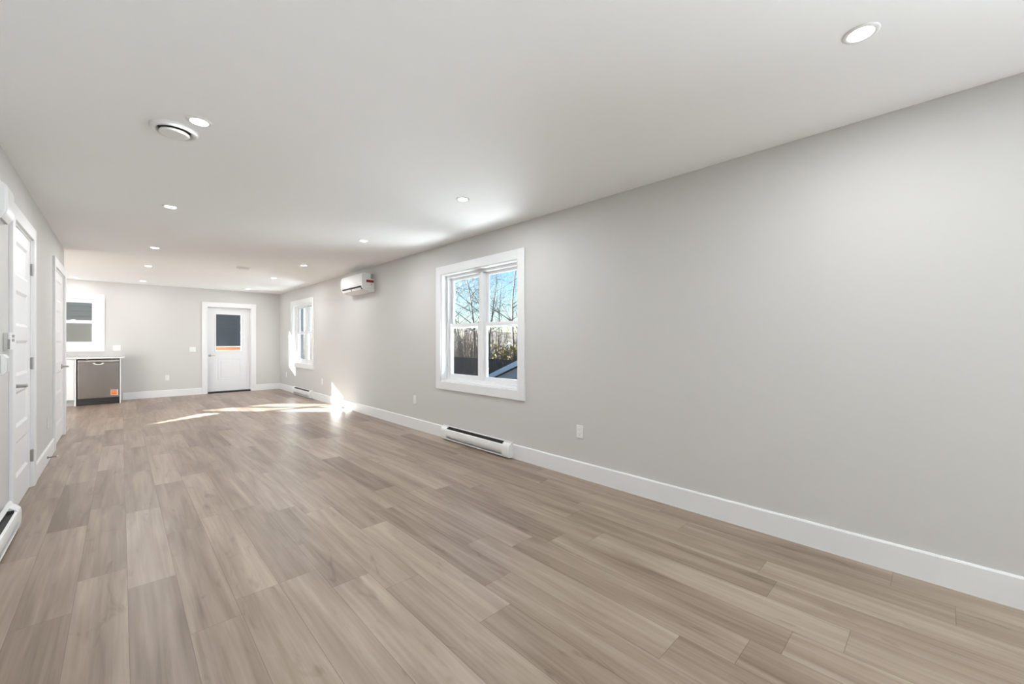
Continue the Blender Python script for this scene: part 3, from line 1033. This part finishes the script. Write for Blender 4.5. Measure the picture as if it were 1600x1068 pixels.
def lap_wall(bm, p0, p1, z0, z1, nrm, lap=0.11, depth=0.016):
    """lap siding: sawtooth boards between two ground points"""
    p0, p1, nrm = Vector((*p0, 0)), Vector((*p1, 0)), Vector((*nrm, 0)).normalized()
    z = z0
    while z < z1 - 1e-6:
        zt = min(z + lap, z1)
        A = [p0 + nrm * depth + Vector((0, 0, z)), p1 + nrm * depth + Vector((0, 0, z)), p1 + Vector((0, 0, zt)), p0 + Vector((0, 0, zt))]
        bm.faces.new([bm.verts.new(v) for v in A])
        B = [p0 + Vector((0, 0, z)), p1 + Vector((0, 0, z)), p1 + nrm * depth + Vector((0, 0, z)), p0 + nrm * depth + Vector((0, 0, z))]
        bm.faces.new([bm.verts.new(v) for v in B])
        z = zt

# neighbour behind the back wall
def rear_house():
    t = thing('neighbour_house', (0, 22, GZ), 'charcoal sided house seen through the kitchen window and the back door glass', 'house')
    yw = 18.5
    for x0, x1, m, zt in ((-14.0, -3.3, M_nolive, 3.30), (-3.3, 1.35, M_nolive, 6.2), (1.35, 5.2, M_nsid, 6.2)):  # unseen upper storey added on the right parts to shade the garage
        bm = new_bm()
        add_box(bm, (x0, yw, GZ), (x1, yw + 6, zt))
        lap_wall(bm, (x0, yw), (x1, yw), GZ, zt, (0, -1), 0.16, 0.034)
        obj('siding_wall', bm, m, t)
    bm = new_bm()
    add_prism(bm, [(-14.4, yw - 0.45, 3.30), (-14.4, yw + 6.4, 3.30), (-14.4, yw + 3, 4.3)], (11.1, 0, 0))
    obj('roof', bm, M_roof, t)
    bm = new_bm()
    add_prism(bm, [(-3.5, yw - 0.45, 6.20), (-3.5, yw + 6.4, 6.20), (-3.5, yw + 3, 7.9)], (9.0, 0, 0))
    obj('roof', bm, M_roof, t)
rear_house()

# deck railing behind the door
t = thing('deck_railing', (1.9, 14.0, 0), 'orange cedar deck railing beyond the exterior door glass', 'railing')
bm = new_bm()
add_box(bm, (0.6, 13.95, 1.055), (2.95, 14.10, 1.085), 0.004)
o = obj('rail_cap', bm, M_railcap, t)
for z0, z1 in ((0.86, 1.05), (0.60, 0.79), (0.34, 0.53)):
    bm = new_bm()
    add_box(bm, (0.6, 14.00, z0), (2.95, 14.035, z1), 0.003)
    obj('rail_board', bm, M_cedar, t)
for x in (0.65, 2.80):
    bm = new_bm()
    add_box(bm, (x, 13.965, GZ), (x + 0.09, 14.055, 1.055))
    obj('post', bm, M_cedar, t)

# fence
t = thing('board_fence', (11.1, 17, GZ), 'black stained board fence across the yard outside the nearer window', 'fence')
bm = new_bm()
y = 10.2
random.seed(4)
while y < 23.5:
    add_box(bm, (11.10, y, GZ), (11.12, y + 0.138, 0.50 + random.uniform(-0.008, 0.008)))
    y += 0.142
obj('boards', bm, M_fence, t)
bm = new_bm()
for z in (-0.9, -0.2, 0.36):
    add_box(bm, (11.12, 10.2, z), (11.16, 23.6, z + 0.09))
obj('rails', bm, M_fence, t)
for y in (10.2, 12.6, 15.0, 17.4, 19.8, 22.2):
    bm = new_bm()
    add_box(bm, (11.12, y, GZ), (11.21, y + 0.09, 0.47))
    obj('post', bm, M_fence, t)

# garage with a gable facing the room
def garage():
    t = thing('garage', (10.0, 6.6, GZ), 'grey sided garage with a pale gable fascia outside the nearer window', 'garage')
    yr, zr, k = 6.4, 0.601 + (9.206 - 6.4) * 0.38, 0.38
    ye = 10.9
    ylo = yr - (ye - yr)
    xw = 9.18
    ze = zr - (ye - yr) * k
    bm = new_bm()
    yw = 10.45
    zw = zr - 0.16 - (yw - yr) * k
    pts = [(xw, 2 * yr - yw, GZ), (xw, yw, GZ), (xw, yw, zw), (xw, yr, zr - 0.16), (xw, 2 * yr - yw, zw)]
    add_prism(bm, pts, (1.5, 0, 0))
    z = GZ
    while z < zr - 0.3:
        zt = z + 0.11
        half = lambda q: (yw - yr) if q <= zw else max(0.0, (zr - 0.16 - q) / k)
        h = min(half(zt), half(z))
        if h > 0.05:
            A = [(xw - 0.014, yr - h, z), (xw - 0.014, yr + h, z), (xw - 0.001, yr + h, zt), (xw - 0.001, yr - h, zt)]
            bm.faces.new([bm.verts.new(v) for v in A])
            B = [(xw, yr - h, z), (xw, yr + h, z), (xw - 0.014, yr + h, z), (xw - 0.014, yr - h, z)]
            bm.faces.new([bm.verts.new(v) for v in B])
        z = zt
    obj('siding_wall', bm, M_gsiding, t)
    bm = new_bm()
    for s in (1, -1):
        q = lambda y, dz: (9.06, yr + s * (y - yr), zr - (y - yr) * k + dz)
        add_prism(bm, [q(yr, 0.0), q(ye, 0.0), q(ye, 0.04), q(yr, 0.04)], (1.7, 0, 0))
    obj('roof', bm, M_roof, t)
    for s in (1, -1):
        bm = new_bm()
        q = lambda y, dz: (9.03, yr + s * (y - yr), zr - (y - yr) * k + dz)
        add_prism(bm, [q(yr, -0.135), q(ye, -0.135), q(ye, 0.03), q(yr, 0.03)], (0.028, 0, 0))
        obj('rake_fascia', bm, M_gtrim, t)
garage()

# blue grey house seen through the farther window
def side_house():
    t = thing('side_house', (8, 27, GZ), 'blue grey house seen through the farther window', 'house')
    bm = new_bm()
    add_box(bm, (5.0, 25.2, GZ), (7.55, 31, 5.2))
    lap_wall(bm, (5.0, 25.2), (7.55, 25.2), 1.30, 5.2, (0, -1), 0.14)
    obj('siding_wall', bm, M_bsid, t)
    bm = new_bm()
    add_prism(bm, [(4.6, 24.7, 5.2), (7.95, 24.7, 5.2), (6.275, 24.7, 6.6)], (0, 6.6, 0))
    obj('roof', bm, M_roof, t)
side_house()

# far house, right of the trees
t = thing('far_house', (26, 25, GZ), 'distant dark roofed house with a white gable edge behind the yellow bushes', 'house')
bm = new_bm()
hx, hy, hz = 24.0, 25.4, 1.12
add_box(bm, (hx + 0.2, hy - 2.6, GZ), (hx + 2.5, hy + 2.6, hz - 1.2))
add_box(bm, (hx + 2.5, hy - 7, GZ), (hx + 8, hy + 2.0, 0.6))
obj('siding_wall', bm, M_nsid, t)
bm = new_bm()
add_prism(bm, [(hx, hy - 3.0, hz - 1.25), (hx, hy + 3.0, hz - 1.25), (hx, hy, hz)], (4.5, 0, 0))
add_prism(bm, [(hx + 2.1, hy - 7.3, 0.55), (hx + 8.4, hy - 7.3, 0.55), (hx + 5.2, hy - 7.3, 2.15)], (0, 9.4, 0))
obj('roof', bm, M_roof, t)
for s in (1, -1):
    bm = new_bm()
    q = lambda u, dz: (hx - 0.06, hy + s * u, hz - u * (1.25 / 3.0) + dz)
    add_prism(bm, [q(0, -0.12), q(3.0, -0.12), q(3.0, 0.06), q(0, 0.06)], (0.05, 0, 0))
    obj('rake_fascia', bm, M_farrake, t)

# wooded rise behind
def hill():
    rnd = random.Random(11)
    bm = new_bm()
    n, mrow = 60, 10
    grid = []
    for i in range(n + 1):
        a = R(5 + 110 * i / n)
        row = []
        for j in range(mrow + 1):
            rr = 42 + j * 5
            h = GZ - 0.1 + (1.0 - (1 - min(j / 7, 1)) ** 2) * (4.3 + 0.5 * math.sin(i * 0.55) + rnd.uniform(-0.3, 0.3))
            row.append(bm.verts.new((rr * math.cos(a), rr * math.sin(a), h)))
        grid.append(row)
    for i in range(n):
        for j in range(mrow):
            bm.faces.new((grid[i][j], grid[i + 1][j], grid[i + 1][j + 1], grid[i][j + 1]))
    o = obj('wooded_hill', bm, M_hill, None, True)
    o['kind'] = 'structure'
    o['label'] = 'brown wooded rise beyond the yards'
hill()

def stick(bm, p, q, r0, r1, n=4):
    add_tube(bm, [p, q], [r0, r1], n, caps=False)

def thicket():
    rnd = random.Random(21)
    bm = new_bm()
    for k in range(2600):
        a = R(rnd.uniform(25, 68))
        rr = rnd.uniform(27, 40)
        x, y = rr * math.cos(a), rr * math.sin(a)
        if (22 < x < 34 and 17 < y < 29) or (17 < x < 21 and 17.5 < y < 21.5):
            continue
        h = rnd.uniform(1.6, 4.0)
        p = Vector((x, y, GZ))
        q = p + Vector((rnd.uniform(-0.5, 0.5), rnd.uniform(-0.5, 0.5), h))
        stick(bm, p, q, rnd.uniform(0.02, 0.045), 0.008)
        for b in range(3):
            s = p.lerp(q, rnd.uniform(0.35, 0.9))
            e = s + Vector((rnd.uniform(-0.7, 0.7), rnd.uniform(-0.7, 0.7), rnd.uniform(0.2, 0.8)))
            stick(bm, s, e, 0.016, 0.006, 3)
    o = obj('brush_thicket', bm, M_brush)
    tag(o, 'tangled brown leafless brush behind the black fence', 'brush', kind='stuff')
thicket()

def grow(bm, rnd, p, d, length, r, level, maxl, spread, upw):
    n = 5
    pts, rr = [p.copy()], [r]
    cur, dd = p.copy(), d.normalized()
    for k in range(1, n + 1):
        dd = (dd + Vector((rnd.uniform(-1, 1), rnd.uniform(-1, 1), rnd.uniform(-0.6, 1))) * 0.09 + Vector((0, 0, upw))).normalized()
        cur = cur + dd * (length / n)
        pts.append(cur.copy())
        rr.append(max(0.004, r * (1 - 0.75 * k / n)))
    add_tube(bm, pts, rr, 7 if level == 0 else (5 if level == 1 else 3), caps=False)
    if level >= maxl:
        return
    cnt = [7, 6, 4][min(level, 2)]
    for c in range(cnt):
        f = rnd.uniform(0.28, 1.0)
        i = min(n - 1, int(f * n))
        s = pts[i].lerp(pts[i + 1], f * n - i)
        ax = (pts[i + 1] - pts[i]).normalized()
        side = ax.cross(Vector((rnd.uniform(-1, 1), rnd.uniform(-1, 1), rnd.uniform(-1, 1)))).normalized()
        nd = (ax * (1 - spread) + side * spread).normalized()
        grow(bm, rnd, s, nd, length * rnd.uniform(0.38, 0.62), max(0.006, rr[i] * 0.55), level + 1, maxl, spread, upw * 0.6)

def tree(name, x, y, stems, m, label, seed, group):
    rnd = random.Random(seed)
    t = thing(name, (x, y, GZ), label, 'tree', group)
    for (dx, dy, lx, ly, h, r) in stems:
        bm = new_bm()
        grow(bm, rnd, Vector((x + dx, y + dy, GZ)), Vector((lx, ly, 1)), h, r, 0, 3, 0.62, 0.02)
        obj('trunk', bm, m, t, True)
# the clump behind the left panes: a straight trunk and several leaning ones
tree('bare_birch', 14.8, 18.6, [(0.05, -0.05, 0.0, -0.01, 9.0, 0.062), (-0.15, 0.15, -0.16, 0.20, 8.0, 0.045), (-0.1, 0.25, -0.10, 0.13, 8.0, 0.04),
                                (0.1, 0.1, -0.22, 0.26, 6.5, 0.032), (0.0, -0.1, 0.07, -0.08, 7.0, 0.032)], M_birch,
     'clump of pale birch trunks seen through the left panes of the nearer window', 3, 'bare trees outside the nearer window')
tree('bare_tree', 13.05, 15.2, [(0, 0, 0.03, -0.03, 7.0, 0.045), (0.1, -0.1, 0.14, -0.15, 5.5, 0.03), (-0.1, 0.1, -0.07, 0.09, 5.0, 0.026)], M_bark,
     'dark bare tree seen through the right panes of the nearer window', 8, 'bare trees outside the nearer window')
tree('bare_tree', 20.0, 21.0, [(0, 0, -0.03, 0.03, 9.0, 0.10), (0.1, -0.1, 0.12, -0.12, 8.0, 0.07)], M_bark,
     'taller bare tree standing behind the dark bare tree by the brush', 15, 'bare trees outside the nearer window')
tree('bare_tree', 16.0, 24.5, [(0, 0, 0.02, 0.03, 8.0, 0.09), (0.1, -0.1, -0.1, 0.10, 7.0, 0.032)], M_bark,
     'bare tree farthest left among the trees behind the birch clump', 33, 'bare trees outside the nearer window')

def bush(x, y, rx, h, label, seed):
    rnd = random.Random(seed)
    t = thing('yellow_bush', (x, y, GZ), label, 'bush', 'yellow bushes beyond the fence')
    bm = new_bm()
    for k in range(14):
        a = rnd.uniform(0, 6.28)
        stick(bm, (x, y, GZ), (x + rx * 0.8 * math.cos(a), y + rx * 0.8 * math.sin(a), GZ + h * rnd.uniform(0.6, 0.95)), 0.03, 0.008)
    obj('stems', bm, M_bark, t)
    bm = new_bm()
    for k in range(1300):
        a, b, rr = rnd.uniform(0, 6.28), rnd.uniform(0.0, 1), rnd.random() ** 0.45
        c = Vector((x + rx * rr * math.cos(a) * math.sqrt(1 - (b - 0.4) ** 2), y + rx * rr * math.sin(a) * math.sqrt(1 - (b - 0.4) ** 2), GZ + h * (0.25 + 0.75 * b * (0.6 + 0.4 * rr))))
        u = Vector((rnd.uniform(-1, 1), rnd.uniform(-1, 1), rnd.uniform(-1, 1))).normalized()
        v = u.cross(Vector((rnd.uniform(-1, 1), rnd.uniform(-1, 1), rnd.uniform(-1, 1)))).normalized()
        s = rnd.uniform(0.05, 0.11)
        bm.faces.new([bm.verts.new(c + u * s), bm.verts.new(c + v * s * 0.6), bm.verts.new(c - u * s), bm.verts.new(c - v * s * 0.6)])
    obj('foliage', bm, M_yellow, t)
bush(18.2, 19.55, 0.95, 2.45, 'yellow leaved bush between the dark tree and the distant roof', 5)
bush(19.0, 18.75, 0.55, 2.1, 'yellow leaved bush nearest the window edge, below the distant roof', 6)
